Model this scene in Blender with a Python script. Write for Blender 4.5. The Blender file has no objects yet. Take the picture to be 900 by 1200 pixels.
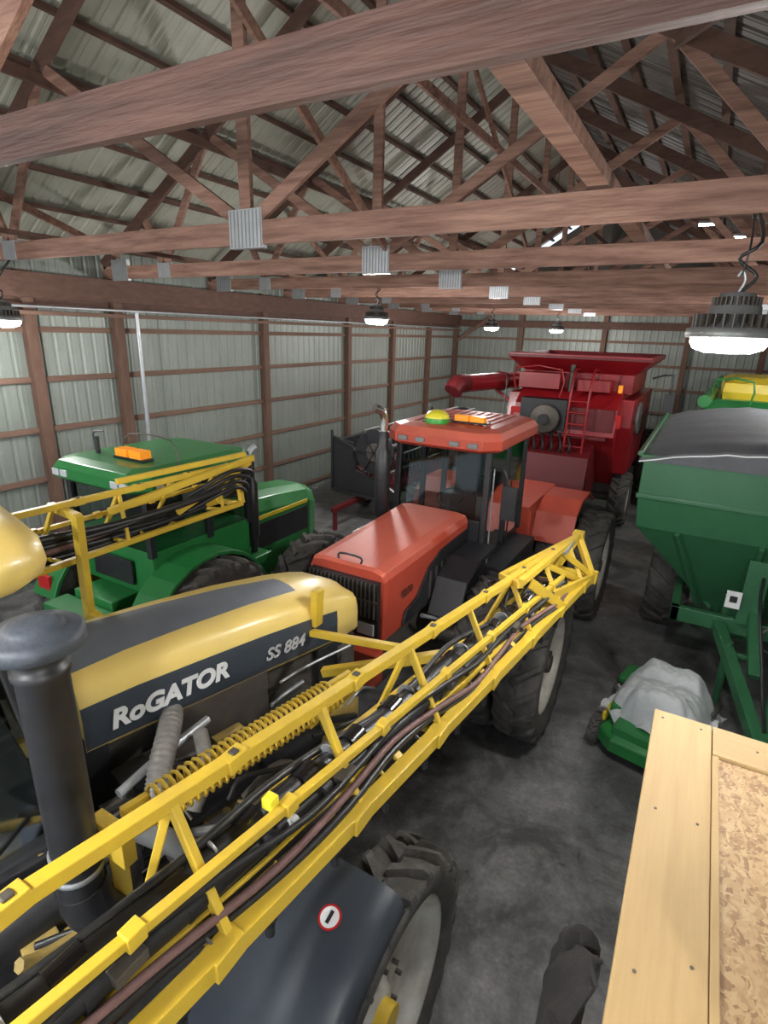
import bpy, bmesh, math, random
from mathutils import Vector, Matrix, noise
random.seed(7)
V=Vector
pi=math.pi
scn=bpy.context.scene
# ---------------------------------------------------------------- materials
def mat(name,col,rough=0.5,metal=0.0,col2=None,scale=6.0,amt=0.5,bump=0.0,bscale=40.0,stretch=(1,1,1),trans=0.0,emit=None,estr=0.0,coat=0.0,alpha=1.0,detail=6):
    m=bpy.data.materials.new(name); m.use_nodes=True
    nt=m.node_tree; b=nt.nodes['Principled BSDF']
    b.inputs['Base Color'].default_value=(*col,1); b.inputs['Roughness'].default_value=rough
    b.inputs['Metallic'].default_value=metal
    if coat: b.inputs['Coat Weight'].default_value=coat; b.inputs['Coat Roughness'].default_value=0.15
    if emit: b.inputs['Emission Color'].default_value=(*emit,1); b.inputs['Emission Strength'].default_value=estr
    tc=nt.nodes.new('ShaderNodeTexCoord'); mp=nt.nodes.new('ShaderNodeMapping'); mp.inputs['Scale'].default_value=stretch
    nt.links.new(tc.outputs['Object'],mp.inputs['Vector'])
    if col2:
        n=nt.nodes.new('ShaderNodeTexNoise'); n.inputs['Scale'].default_value=scale; n.inputs['Detail'].default_value=detail; n.inputs['Roughness'].default_value=0.65
        nt.links.new(mp.outputs[0],n.inputs['Vector'])
        cr=nt.nodes.new('ShaderNodeValToRGB'); cr.color_ramp.elements[0].position=0.5-amt*0.4; cr.color_ramp.elements[1].position=0.5+amt*0.4
        cr.color_ramp.elements[0].color=(*col,1); cr.color_ramp.elements[1].color=(*col2,1)
        nt.links.new(n.outputs['Fac'],cr.inputs['Fac']); nt.links.new(cr.outputs['Color'],b.inputs['Base Color'])
    if bump:
        n2=nt.nodes.new('ShaderNodeTexNoise'); n2.inputs['Scale'].default_value=bscale; n2.inputs['Detail'].default_value=5
        nt.links.new(mp.outputs[0],n2.inputs['Vector'])
        bp=nt.nodes.new('ShaderNodeBump'); bp.inputs['Strength'].default_value=bump; bp.inputs['Distance'].default_value=0.02
        nt.links.new(n2.outputs['Fac'],bp.inputs['Height']); nt.links.new(bp.outputs[0],b.inputs['Normal'])
    return m
M={}
M['yellow']=mat('paint_yellow',(0.74,0.50,0.03),0.42,0,(0.58,0.39,0.06),5,0.8,0.05,60)
M['yellowdirty']=mat('paint_yellow_dusty',(0.50,0.34,0.06),0.6,0,(0.24,0.18,0.09),9,0.7)
M['hoodyel']=mat('hood_yellow',(0.80,0.58,0.15),0.4,0,(0.72,0.53,0.17),3,0.6,coat=0.2)
M['hoodgrey']=mat('hood_slate_grey',(0.105,0.12,0.145),0.5,0,(0.15,0.168,0.195),4,0.7)
M['capgrey']=mat('precleaner_grey',(0.035,0.043,0.055),0.55,0,(0.075,0.085,0.105),9,0.7,0.15,50)
M['decal']=mat('decal_charcoal',(0.045,0.055,0.07),0.4)
M['silver']=mat('decal_silver',(0.42,0.42,0.42),0.5)
M['white']=mat('decal_white',(0.75,0.75,0.74),0.5)
M['bucket']=mat('grey_plastic',(0.38,0.37,0.36),0.55)
M['black']=mat('black_plastic',(0.010,0.010,0.012),0.42,0,(0.026,0.026,0.029),12,0.8)
M['fabric']=mat('black_fabric',(0.013,0.012,0.013),0.95,0,(0.032,0.027,0.026),12,0.8,0.3,80)
M['blackgloss']=mat('black_gloss',(0.012,0.012,0.014),0.2,0,coat=0.5)
M['fend']=mat('fender_dark_grey',(0.028,0.035,0.046),0.42,0,(0.042,0.049,0.06),4,0.8)
M['hose']=mat('black_hose',(0.009,0.009,0.010),0.42,0,(0.024,0.024,0.024),20,0.6)
M['hosered']=mat('faded_red_hose',(0.11,0.05,0.045),0.6,0,(0.23,0.13,0.12),10,0.8)
M['hosegrey']=mat('grey_flex_hose',(0.24,0.23,0.21),0.6,0,(0.12,0.11,0.10),14,0.7)
M['rubber']=mat('tyre_rubber',(0.026,0.025,0.024),0.8,0,(0.11,0.10,0.09),7,0.7,0.3,60)
M['rim']=mat('rim_white',(0.66,0.64,0.58),0.45,0.1,(0.38,0.33,0.27),5,0.6)
M['steel']=mat('galvanised_steel',(0.34,0.35,0.36),0.42,0.6,(0.48,0.5,0.52),8,0.8)
M['chrome']=mat('chrome',(0.75,0.75,0.76),0.15,1.0)
M['darksteel']=mat('dark_steel',(0.07,0.065,0.06),0.55,0.4,(0.13,0.11,0.09),10,0.8)
M['grime']=mat('engine_grime',(0.03,0.028,0.026),0.7,0,(0.09,0.08,0.065),9,0.8,0.3,30)
M['red']=mat('faded_tractor_red',(0.50,0.07,0.035),0.45,0,(0.40,0.055,0.03),3,0.8)
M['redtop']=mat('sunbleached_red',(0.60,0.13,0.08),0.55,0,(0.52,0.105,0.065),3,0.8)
M['cred']=mat('combine_red',(0.33,0.009,0.014),0.4,0,(0.24,0.008,0.012),3,0.8,coat=0.15)
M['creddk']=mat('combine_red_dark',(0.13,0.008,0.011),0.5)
M['green']=mat('tractor_green',(0.02,0.20,0.045),0.38,0,(0.015,0.15,0.035),3,0.8,coat=0.2)
M['cgreen']=mat('cart_green',(0.030,0.135,0.055),0.42,0,(0.022,0.10,0.042),3,0.8,coat=0.15)
M['jdyel']=mat('wheel_yellow',(0.75,0.55,0.03),0.4)
M['tarp']=mat('grey_tarp',(0.065,0.067,0.072),0.75,0,(0.115,0.12,0.128),3,0.8,0.15,15)
M['cloth']=mat('white_canvas',(0.46,0.48,0.49),0.9,0,(0.58,0.60,0.60),4,0.8,0.35,22)
M['amber']=mat('amber_lens',(0.85,0.28,0.02),0.25,0,emit=(1,0.35,0.02),estr=0.3)
M['beacgreen']=mat('dome_green',(0.05,0.35,0.05),0.35)
M['domeyel']=mat('dome_yellow',(0.85,0.75,0.05),0.3)
M['lens']=mat('lamp_lens_glass',(0.6,0.61,0.63),0.15,0.2)
M['redlens']=mat('red_lens',(0.5,0.02,0.02),0.25)
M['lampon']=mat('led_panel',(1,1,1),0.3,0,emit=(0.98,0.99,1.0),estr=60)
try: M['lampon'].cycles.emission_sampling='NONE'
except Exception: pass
M['gauge']=mat('sheet_metal_grey',(0.25,0.26,0.25),0.45,0.4,(0.16,0.16,0.16),6,0.7)
def glassmat(name,tint):
    m=bpy.data.materials.new(name); m.use_nodes=True; nt=m.node_tree; nt.nodes.clear()
    o=nt.nodes.new('ShaderNodeOutputMaterial'); mx=nt.nodes.new('ShaderNodeMixShader'); t=nt.nodes.new('ShaderNodeBsdfTransparent'); g=nt.nodes.new('ShaderNodeBsdfGlossy')
    t.inputs[0].default_value=(*tint,1); g.inputs['Roughness'].default_value=0.06; g.inputs[0].default_value=(0.8,0.85,0.85,1)
    fr=nt.nodes.new('ShaderNodeFresnel'); fr.inputs[0].default_value=1.5
    nt.links.new(fr.outputs[0],mx.inputs[0]); nt.links.new(t.outputs[0],mx.inputs[1]); nt.links.new(g.outputs[0],mx.inputs[2]); nt.links.new(mx.outputs[0],o.inputs[0])
    return m
M['glass']=glassmat('cab_glass',(0.50,0.57,0.55))
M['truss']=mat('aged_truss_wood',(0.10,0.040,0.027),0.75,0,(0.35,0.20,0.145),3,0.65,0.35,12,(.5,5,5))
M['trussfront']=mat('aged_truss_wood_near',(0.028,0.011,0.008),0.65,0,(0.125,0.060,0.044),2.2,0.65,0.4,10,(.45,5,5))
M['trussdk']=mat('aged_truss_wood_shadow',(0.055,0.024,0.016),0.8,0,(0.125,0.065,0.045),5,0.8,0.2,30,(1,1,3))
M['post']=mat('post_wood',(0.075,0.036,0.023),0.8,0,(0.15,0.085,0.058),5,0.7,0.25,40,(3,3,0.6))
M['girt']=mat('girt_wood',(0.115,0.06,0.040),0.8,0,(0.19,0.115,0.082),5,0.7,0.25,40,(2,0.4,3))
M['wallsheet']=mat('wall_corrugated_steel',(0.17,0.19,0.165),0.5,0.2,(0.25,0.275,0.245),2.2,0.9,0,40,(1,1,0.4))
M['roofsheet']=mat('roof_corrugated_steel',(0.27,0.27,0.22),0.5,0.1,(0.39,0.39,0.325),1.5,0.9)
M['roofdk']=mat('roof_sheet_dark',(0.05,0.043,0.036),0.6,0.1,(0.105,0.092,0.076),1.5,0.9)  # darker sheet colour for the right slope and back gable
M['pine']=mat('pine_board',(0.62,0.43,0.19),0.65,0,(0.48,0.31,0.13),3,0.8,0.12,60,(8,0.5,8))
M['pine2']=mat('pine_board_cross',(0.60,0.41,0.19),0.65,0,(0.46,0.30,0.13),3,0.8,0.12,60,(0.5,8,8))
def osb():
    m=bpy.data.materials.new('osb_sheet'); m.use_nodes=True; nt=m.node_tree; b=nt.nodes['Principled BSDF']; b.inputs['Roughness'].default_value=0.6
    tc=nt.nodes.new('ShaderNodeTexCoord'); v=nt.nodes.new('ShaderNodeTexVoronoi'); v.inputs['Scale'].default_value=70
    mp=nt.nodes.new('ShaderNodeMapping'); mp.inputs['Scale'].default_value=(1,0.5,1)
    n=nt.nodes.new('ShaderNodeTexNoise'); n.inputs['Scale'].default_value=22; ad=nt.nodes.new('ShaderNodeMixRGB'); ad.inputs[0].default_value=0.08
    nt.links.new(tc.outputs['Object'],mp.inputs[0]); nt.links.new(mp.outputs[0],ad.inputs[1]); nt.links.new(tc.outputs['Object'],n.inputs['Vector']); nt.links.new(n.outputs['Color'],ad.inputs[2]); nt.links.new(ad.outputs[0],v.inputs['Vector'])
    cr=nt.nodes.new('ShaderNodeValToRGB'); cr.color_ramp.elements[0].color=(0.30,0.16,0.07,1); cr.color_ramp.elements[1].color=(0.60,0.41,0.21,1)
    e=cr.color_ramp.elements.new(0.35); e.color=(0.48,0.30,0.135,1)
    sp=nt.nodes.new('ShaderNodeSeparateColor'); nt.links.new(v.outputs['Color'],sp.inputs[0]); nt.links.new(sp.outputs[0],cr.inputs['Fac']); nt.links.new(cr.outputs[0],b.inputs['Base Color'])
    return m
M['osb']=osb()
def concrete():
    m=bpy.data.materials.new('stained_concrete'); m.use_nodes=True; nt=m.node_tree; b=nt.nodes['Principled BSDF']; L=nt.links.new
    tc=nt.nodes.new('ShaderNodeTexCoord')
    def ns(s,d,ro=.6,di=0):
        n=nt.nodes.new('ShaderNodeTexNoise'); n.inputs['Scale'].default_value=s; n.inputs['Detail'].default_value=d; n.inputs['Roughness'].default_value=ro; n.inputs['Distortion'].default_value=di
        L(tc.outputs['Object'],n.inputs['Vector']); return n
    def ramp(n,p0,c0,p1,c1):
        cr=nt.nodes.new('ShaderNodeValToRGB'); E=cr.color_ramp.elements; E[0].position=p0; E[0].color=(*c0,1); E[1].position=p1; E[1].color=(*c1,1); L(n.outputs['Fac'],cr.inputs['Fac']); return cr
    n=ns(1.1,12,.65,.8); cr=ramp(n,.34,(.066,.066,.067),.68,(.225,.222,.218))
    n3=ns(7,10); n4=ns(.55,8,.7,1.5); n5=ns(28,6)
    st=ramp(n4,.50,(1,1,1),.58,(.50,.495,.49))
    mx=nt.nodes.new('ShaderNodeMixRGB'); mx.blend_type='OVERLAY'; mx.inputs[0].default_value=0.7; L(cr.outputs[0],mx.inputs[1]); L(n3.outputs['Fac'],mx.inputs[2])
    m2=nt.nodes.new('ShaderNodeMixRGB'); m2.blend_type='MULTIPLY'; m2.inputs[0].default_value=.85; L(mx.outputs[0],m2.inputs[1]); L(st.outputs[0],m2.inputs[2])
    m3=nt.nodes.new('ShaderNodeMixRGB'); m3.blend_type='OVERLAY'; m3.inputs[0].default_value=.35; L(m2.outputs[0],m3.inputs[1]); L(n5.outputs['Fac'],m3.inputs[2]); L(m3.outputs[0],b.inputs['Base Color'])
    cr2=ramp(n3,.3,(.26,.26,.26),.7,(.52,.52,.52)); L(cr2.outputs[0],b.inputs['Roughness'])
    bp=nt.nodes.new('ShaderNodeBump'); bp.inputs['Strength'].default_value=0.15; L(n3.outputs['Fac'],bp.inputs['Height']); L(bp.outputs[0],b.inputs['Normal'])
    return m
M['concrete']=concrete()
# ---------------------------------------------------------------- builder
def group(name,loc=(0,0,0)):
    e=bpy.data.objects.new(name,None); e.location=loc; e.empty_display_size=0.3; bpy.context.collection.objects.link(e); return e
class B:
    def __init__(s,name,parent=None,T=None):
        s.name=name; s.parent=parent; s.v=[]; s.f=[]; s.fm=[]; s.fs=[]; s.mats=[]; s.T=T
    def mi(s,m):
        if isinstance(m,str): m=M[m]
        if m not in s.mats: s.mats.append(m)
        return s.mats.index(m)
    def raw(s,verts,faces,m,smooth=False):
        o=len(s.v); k=s.mi(m) if not isinstance(m,list) else None
        for q in verts: s.v.append(V(q))
        for i,f in enumerate(faces):
            s.f.append([o+a for a in f]); s.fm.append(k if k is not None else s.mi(m[i])); s.fs.append(smooth)
    def hexa(s,p,m):
        s.raw(p,[(3,2,1,0),(4,5,6,7),(0,1,5,4),(1,2,6,5),(2,3,7,6),(3,0,4,7)],m)
    def box(s,c,d,m,R=None):
        x,y,z=[a/2 for a in d]
        p=[V((-x,-y,-z)),V((x,-y,-z)),V((x,y,-z)),V((-x,y,-z)),V((-x,-y,z)),V((x,-y,z)),V((x,y,z)),V((-x,y,z))]
        if R is not None: p=[R@q for q in p]
        s.hexa([V(c)+q for q in p],m)
    def bx(s,x0,x1,y0,y1,z0,z1,m): s.box(((x0+x1)/2,(y0+y1)/2,(z0+z1)/2),(abs(x1-x0),abs(y1-y0),abs(z1-z0)),m)
    def beam(s,a,b,w,h,m,up=(0,0,1)):
        a=V(a);b=V(b);d=(b-a).normalized();u=V(up)
        if abs(d.dot(u))>0.98: u=V((0,1,0))
        sd=d.cross(u).normalized(); u=sd.cross(d).normalized()
        o=[sd*(-w/2)-u*(h/2), sd*(w/2)-u*(h/2), sd*(w/2)+u*(h/2), sd*(-w/2)+u*(h/2)]
        s.hexa([a+o[0],a+o[1],b+o[1],b+o[0],a+o[3],a+o[2],b+o[2],b+o[3]],m)
    def rings(s,R,m,cap=True,smooth=True,closed=True,mats=None):
        n=len(R[0]); vs=[q for r in R for q in r]; fs=[]; ms=[]
        for i in range(len(R)-1):
            for j in range(n if closed else n-1):
                k=(j+1)%n; fs.append((i*n+j,i*n+k,(i+1)*n+k,(i+1)*n+j))
                ms.append(mats(i,j) if mats else m)
        s.raw(vs,fs,ms,smooth)
        if cap and closed:
            s.raw(R[0],[tuple(range(n-1,-1,-1))],m); s.raw(R[-1],[tuple(range(n))],m)
    def _fr(s,d):
        d=V(d).normalized(); u=V((0,0,1)) if abs(d.z)<0.9 else V((1,0,0))
        a=d.cross(u).normalized(); return d,a,d.cross(a).normalized()
    def cyl(s,a,b,r,m,r2=None,seg=16,smooth=True,cap=True):
        a=V(a);b=V(b); d,e,g=s._fr(b-a); r2=r if r2 is None else r2
        R=[[c+(e*math.cos(2*pi*i/seg)+g*math.sin(2*pi*i/seg))*q for i in range(seg)] for c,q in((a,r),(b,r2))]
        s.rings(R,m,cap,smooth)
    def lathe(s,o,ax,prof,m,seg=32,smooth=True,cap=True):
        o=V(o); d,e,g=s._fr(ax)
        R=[[o+d*h+(e*math.cos(2*pi*i/seg)+g*math.sin(2*pi*i/seg))*max(q,1e-4) for i in range(seg)] for h,q in prof]
        s.rings(R,m,cap,smooth)
    def path(s,pts,r,m,seg=8,sm=4):
        P=[V(q) for q in pts]
        if sm>1 and len(P)>2:
            Q=[]; E=[2*P[0]-P[1]]+P+[2*P[-1]-P[-2]]
            for i in range(1,len(E)-2):
                for k in range(sm):
                    t=k/sm; a,b,c,d=E[i-1:i+3]
                    Q.append(0.5*((2*b)+(c-a)*t+(2*a-5*b+4*c-d)*t*t+(3*b-a-3*c+d)*t**3))
            Q.append(P[-1]); P=Q
        R=[]; pe=None
        for i,q in enumerate(P):
            d=(P[min(i+1,len(P)-1)]-P[max(i-1,0)]).normalized()
            if pe is None: _,e,_=s._fr(d)
            else:
                e=(pe-d*pe.dot(d)); e=e.normalized() if e.length>1e-6 else s._fr(d)[1]
            pe=e; g=d.cross(e); rr=r(i/(len(P)-1)) if callable(r) else r
            R.append([q+(e*math.cos(2*pi*k/seg)+g*math.sin(2*pi*k/seg))*rr for k in range(seg)])
        s.rings(R,m,True,True)
    def prism(s,prof,ax,lo,hi,m):
        def mk(q,t):
            return {'x':(t,q[0],q[1]),'y':(q[0],t,q[1]),'z':(q[0],q[1],t)}[ax]
        s.rings([[V(mk(q,lo)) for q in prof],[V(mk(q,hi)) for q in prof]],m,True,False)
    def sphere(s,c,r,m,seg=16,zs=1.0,half=False):
        N=8; pr=[]
        for i in range(N+1):
            a=(0 if half else -pi/2)+ (pi/2 if half else pi)*i/N
            pr.append((r*zs*math.sin(a),max(r*math.cos(a),1e-4)))
        s.lathe(c,(0,0,1),pr,m,seg)
    def tire(s,c,R,w,rr,side,rim='rim',lugs=20,axle=0.0,hub='yellow',ld=1):
        c=V(c); h=w/2; t=R-rr
        pr=[(-h*.72,rr),(-h*.92,rr+t*.18),(-h,rr+t*.5),(-h*.96,rr+t*.78),(-h*.82,R-.055),(-h*.4,R-.04),(0,R-.035),(h*.4,R-.04),(h*.82,R-.055),(h*.96,rr+t*.78),(h,rr+t*.5),(h*.92,rr+t*.18),(h*.72,rr)]
        s.lathe(c,(1,0,0),pr,'rubber',48,cap=False)
        def P(x,a,r): return c+V((x,math.cos(a)*r,math.sin(a)*r))
        for sg in(-1,1):
            for i in range(lugs):
                a0=2*pi*i/lugs+(pi/lugs if sg>0 else 0); dw=0.030/R
                secs=[]
                for x,da,rb,rt in((1.01,-.02,R-t*.34,R-t*.27),(0.97,0.0,R-.10,R-.028),(0.80,.03,R-.08,R),(0.4,.13*w/R*1.0+.05,R-.07,R+.004),(-0.04,.30*w/R+.06,R-.06,R+.004)):
                    a=a0+da*ld
                    secs.append([P(sg*h*x,a-dw*1.3,rb),P(sg*h*x,a+dw*1.3,rb),P(sg*h*x,a+dw,rt),P(sg*h*x,a-dw,rt)])
                s.rings(secs,'rubber',True,False)
        o=side
        s.lathe(c,(o,0,0),[(h*.76,rr+.012),(h*.80,rr+.005),(h*.78,rr-.02),(h*.5,rr-.05),(h*.2,rr-.07),(h*.10,rr*.62),(h*.16,rr*.55),(h*.16,.16),(h*.34,.14),(h*.36,.001)],rim,40,cap=False)
        s.lathe(c,(-o,0,0),[(h*.76,rr+.012),(h*.78,rr-.02),(h*.2,rr-.07),(-h*.05,rr*.6),(-h*.05,.001)],rim,32,cap=False)
        s.cyl(c+V((o*h*.3,0,0)),c+V((o*h*.75,0,0)),.10,hub,seg=14)
        for i in range(10):
            a=2*pi*i/10; q=c+V((o*h*.16,math.cos(a)*rr*.40,math.sin(a)*rr*.40)); s.cyl(q,q+V((o*.035,0,0)),.016,'darksteel',seg=6)
    def done(s,bevel=0.0):
        me=bpy.data.meshes.new(s.name)
        off=V(s.parent.location) if s.parent else V((0,0,0))
        vs=[(s.T@q if s.T else q)-off for q in s.v]
        me.from_pydata([tuple(q) for q in vs],[],s.f)
        for m in s.mats: me.materials.append(m)
        me.polygons.foreach_set('material_index',s.fm); me.polygons.foreach_set('use_smooth',s.fs)
        me.validate(); me.update()
        bm=bmesh.new(); bm.from_mesh(me); bmesh.ops.recalc_face_normals(bm,faces=bm.faces); bm.to_mesh(me); bm.free()
        ob=bpy.data.objects.new(s.name,me); bpy.context.collection.objects.link(ob)
        if s.parent: ob.parent=s.parent
        if bevel:
            md=ob.modifiers.new('bevel','BEVEL'); md.width=bevel; md.segments=2; md.limit_method='ANGLE'; md.angle_limit=0.7
        return ob
def text(parent,name,body,size,loc,xd,yd,m,ext=0.002,shear=0.0,bold=0.0,T=None):
    cu=bpy.data.curves.new(name,'FONT'); cu.body=body; cu.size=size; cu.extrude=ext; cu.shear=shear; cu.offset=bold
    tmp=bpy.data.objects.new('tmp',cu); bpy.context.collection.objects.link(tmp)
    dg=bpy.context.evaluated_depsgraph_get(); me=bpy.data.meshes.new_from_object(tmp.evaluated_get(dg)); bpy.data.objects.remove(tmp)
    xd=V(xd).normalized(); yd=V(yd).normalized(); zd=xd.cross(yd).normalized(); yd=zd.cross(xd)
    R=Matrix((xd,yd,zd)).transposed().to_4x4(); R.translation=V(loc)
    if T: R=T@R
    R=Matrix.Translation(-V(parent.location))@R
    me.transform(R); me.materials.clear(); me.materials.append(M[m])
    ob=bpy.data.objects.new(name,me); bpy.context.collection.objects.link(ob); ob.parent=parent; return ob
# ---------------------------------------------------------------- room
XL,XR,YB,YF=-9.5,2.6,22.6,-3.0
XK=-3.95; ZE=5.4; ZR=8.84
b=B('floor'); b.box(((XL+XR)/2,(YB+YF)/2,-0.1),(XR-XL+1,YB-YF+1,0.2),'concrete'); b.done()
def corr(b,o,ud,vd,L,H,nd,m,pitch=0.23,dep=0.02):
    o=V(o);ud=V(ud);vd=V(vd);nd=V(nd); prof=[]; x=0
    while x<L:
        for dx,dd in((0,0),(.075,0),(.095,1),(.125,1),(.145,0),(.185,0),(.19,.3),(.2,.3),(.205,0)):
            if x+dx<=L: prof.append((x+dx,dd*dep))
        x+=pitch
    vs=[];fs=[]
    for a,d in prof:
        q=o+ud*a+nd*d; vs+= [q,q+vd*H]
    for i in range(len(prof)-1): fs.append((2*i,2*i+2,2*i+3,2*i+1))
    b.raw(vs,fs,m)
ls=[1.88,4.3,6.65,9.05,11.5,13.9,16.3,18.7,21.1]
b=B('wall_left'); corr(b,(XL,YF,0),(0,1,0),(0,0,1),YB-YF,5.62,(-1,0,0),'wallsheet'); b.done()
b=B('wall_back'); corr(b,(XL,YB,0),(1,0,0),(0,0,1),XR-XL,5.5,(0,1,0),'wallsheet')
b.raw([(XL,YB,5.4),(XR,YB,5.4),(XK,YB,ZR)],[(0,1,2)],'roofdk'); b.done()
b=B('wall_right'); corr(b,(XR,YF,0),(0,1,0),(0,0,1),YB-YF,5.6,(1,0,0),'wallsheet'); b.done()
b=B('ceiling')
sl=V((XK-XL,0,ZR-ZE)); corr(b,(XL-.15,YF,ZE+.08),(0,1,0),sl.normalized(),YB-YF,sl.length+.2,(0,0,1),'roofsheet')
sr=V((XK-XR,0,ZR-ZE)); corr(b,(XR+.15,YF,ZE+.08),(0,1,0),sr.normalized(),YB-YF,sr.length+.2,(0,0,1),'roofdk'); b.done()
b=B('ceiling_purlins')
for st,vec in((V((XL,0,ZE+.10)),sl),(V((XR,0,ZE+.10)),sr)):
    n=int(vec.length/.66)
    for i in range(n+1):
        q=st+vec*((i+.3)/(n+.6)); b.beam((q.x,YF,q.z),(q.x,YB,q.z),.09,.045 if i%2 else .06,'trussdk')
b.done()
g=group('wall_framing_left',(XL,10,0)); b=B('posts',g)
for y in(-1.0,2.0,5.2,6.75,10.65,14.3,17.0,19.8,22.45): b.bx(XL+.02,XL+.17,y-.09,y+.09,0,5.15,'post')
b.done(.006); b=B('girts',g)
for z in(.22,1.02,1.86,2.69,3.50,4.28): b.bx(XL+.02,XL+.065,YF,YB,z-.045,z+.045,'girt')
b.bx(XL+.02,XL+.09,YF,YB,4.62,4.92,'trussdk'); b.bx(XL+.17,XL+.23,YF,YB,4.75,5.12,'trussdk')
b.bx(XL+.02,XL+.26,YF,YB,4.5,4.56,'girt')
b.done(.004)
b=B('conduit',g); b.cyl((XL+.28,YF,4.62),(XL+.28,YB,4.62),.022,'steel'); 
b.cyl((XL+.25,7.05,2.1),(XL+.25,7.05,4.6),.04,'steel'); b.done()
g=group('wall_framing_back',(-3,YB,0)); b=B('posts',g)
for x in(-6.7,-3.6,-.85,1.4): b.bx(x-.09,x+.09,YB-.17,YB-.02,0,5.2,'post')
for z in(.22,1.02,1.86,2.69,3.50,4.28): b.bx(XL,XR,YB-.065,YB-.02,z-.045,z+.045,'girt')
b.bx(XL,XR,YB-.2,YB-.05,4.7,4.95,'trussdk')
b.beam((XL+.1,YB-.2,4.1),(XL+1.6,YB-.2,5.1),.05,.12,'girt'); b.done(.004)
g=group('roof_trusses',(XK,10,5.2))
zc=5.23
for i,y in enumerate(ls):
    b=B('truss_%d'%(i+1),g); w=.055
    m='truss'
    hh=.2; z_=zc+(.045 if i==0 else 0)
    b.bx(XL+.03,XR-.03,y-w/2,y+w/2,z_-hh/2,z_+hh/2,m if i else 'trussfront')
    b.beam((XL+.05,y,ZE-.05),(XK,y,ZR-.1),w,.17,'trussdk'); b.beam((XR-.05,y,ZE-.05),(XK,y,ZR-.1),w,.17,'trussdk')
    b.beam((XK,y,zc+.1),(XK,y,ZR-.1),.05,.13,m,up=(1,0,0))
    for x0,x1,z1 in((XK,-6.8,7.0),(XK,-.86,7.13),(-7.9,-6.8,7.0),(.9,-.86,7.13),(-7.9,-8.3,6.05)):
        b.beam((x0+.0,y+.0,zc+.05),(x1,y,z1),.045,.12,m)
    for x in(XK,-9.0):
        b.bx(x-.2,x+.2,y-w/2-.006,y+w/2+.006,zc-.13,zc+.2,'steel')
        for k in range(9): b.bx(x-.18+k*.045,x-.165+k*.045,y-w/2-.009,y-w/2-.005,zc-.12,zc+.19,'gauge')
    for x in(.9,-7.9): b.bx(x-.14,x+.14,y-w/2-.006,y+w/2+.006,zc-.1,zc+.12,'steel')
    b.done(.004)
b=B('longitudinal_bracing',g)
b.beam((-.86,YF,zc+.17),(-.86,YB,zc+.17),.14,.09,'truss'); b.beam((XK+.1,YF,7.45),(XK+.1,YB,7.45),.05,.13,'truss')
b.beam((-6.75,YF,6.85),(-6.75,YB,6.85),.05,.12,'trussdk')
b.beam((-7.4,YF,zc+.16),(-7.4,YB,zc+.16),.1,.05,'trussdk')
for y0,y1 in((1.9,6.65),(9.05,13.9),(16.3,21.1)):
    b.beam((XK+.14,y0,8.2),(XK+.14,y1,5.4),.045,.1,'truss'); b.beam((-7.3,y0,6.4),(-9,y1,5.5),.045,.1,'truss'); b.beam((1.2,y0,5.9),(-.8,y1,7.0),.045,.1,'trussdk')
b.done(.004)
# ---------------------------------------------------------------- lamps
def lamp(x,y,z,yt,zt=5.13,pw=170):
    g=group('high_bay_lamp',(x,y,z)); b=B('housing',g)
    b.lathe((x,y,z),(0,0,1),[(0,.205),(.0,.225),(.012,.232),(.05,.228),(.06,.19),(.085,.14),(.17,.13),(.18,.10),(.24,.09),(.25,.02)],'gauge',40)
    for i in range(28):
        a=2*pi*i/28; d=V((math.cos(a),math.sin(a),0)); b.beam(V((x,y,z+.09))+d*.06,V((x,y,z+.09))+d*.205,.006,.075,'darksteel')
        b.beam(V((x,y,z+.19))+d*.05,V((x,y,z+.19))+d*.125,.006,.06,'darksteel')
    b.path([(x,y,z+.25),(x+.02,y,z+.31),(x,y,z+.36),(x-.02,y,z+.33)],.008,'steel',6)
    b.done(); b=B('lens',g); b.lathe((x,y,z),(0,0,-1),[(0,.20),(.03,.198),(.06,.18),(.08,.12),(.085,.001)],'lampon',32,cap=False); b.done()
    b=B('cord',g); b.path([(x,y,z+.34),(x+.01,y,z+.5),((x),yt,zt)],.006,'black',6)
    b.path([(x,y,z+.24),(x+.07,y+.02,z+.33),(x-.03,y,z+.42),(x+.06,y,z+.5),(x+.03,yt,zt)],.01,'hose',6); b.done()
    l=bpy.data.lights.new('lamp_light','POINT'); l.shadow_soft_size=.14; l.energy=pw; l.color=(1,.985,.96)
    o=bpy.data.objects.new('lamp_light',l); bpy.context.collection.objects.link(o); o.parent=g; o.location=(0,0,-.25)
lamp(.06,3.9,4.42,4.3,pw=175)
lamp(-8.0,4.1,4.40,4.3,pw=140)
lamp(-5.35,9.05,4.6,9.05,pw=320); lamp(-5.75,16.3,4.6,16.3,pw=290); lamp(-4.45,18.7,4.6,18.7,pw=270)
lamp(-2.0,-.9,4.75,-.9,5.3,pw=320); lamp(-6.0,-1.0,4.75,-1,5.3,pw=320); lamp(1.9,-1.2,4.75,-1.2,5.3,pw=200)  # unseen lamps added behind the camera to even out the light
lamp(2.0,11.5,4.75,11.5,pw=300)  # unseen lamp added out of frame on the right as fill
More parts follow.
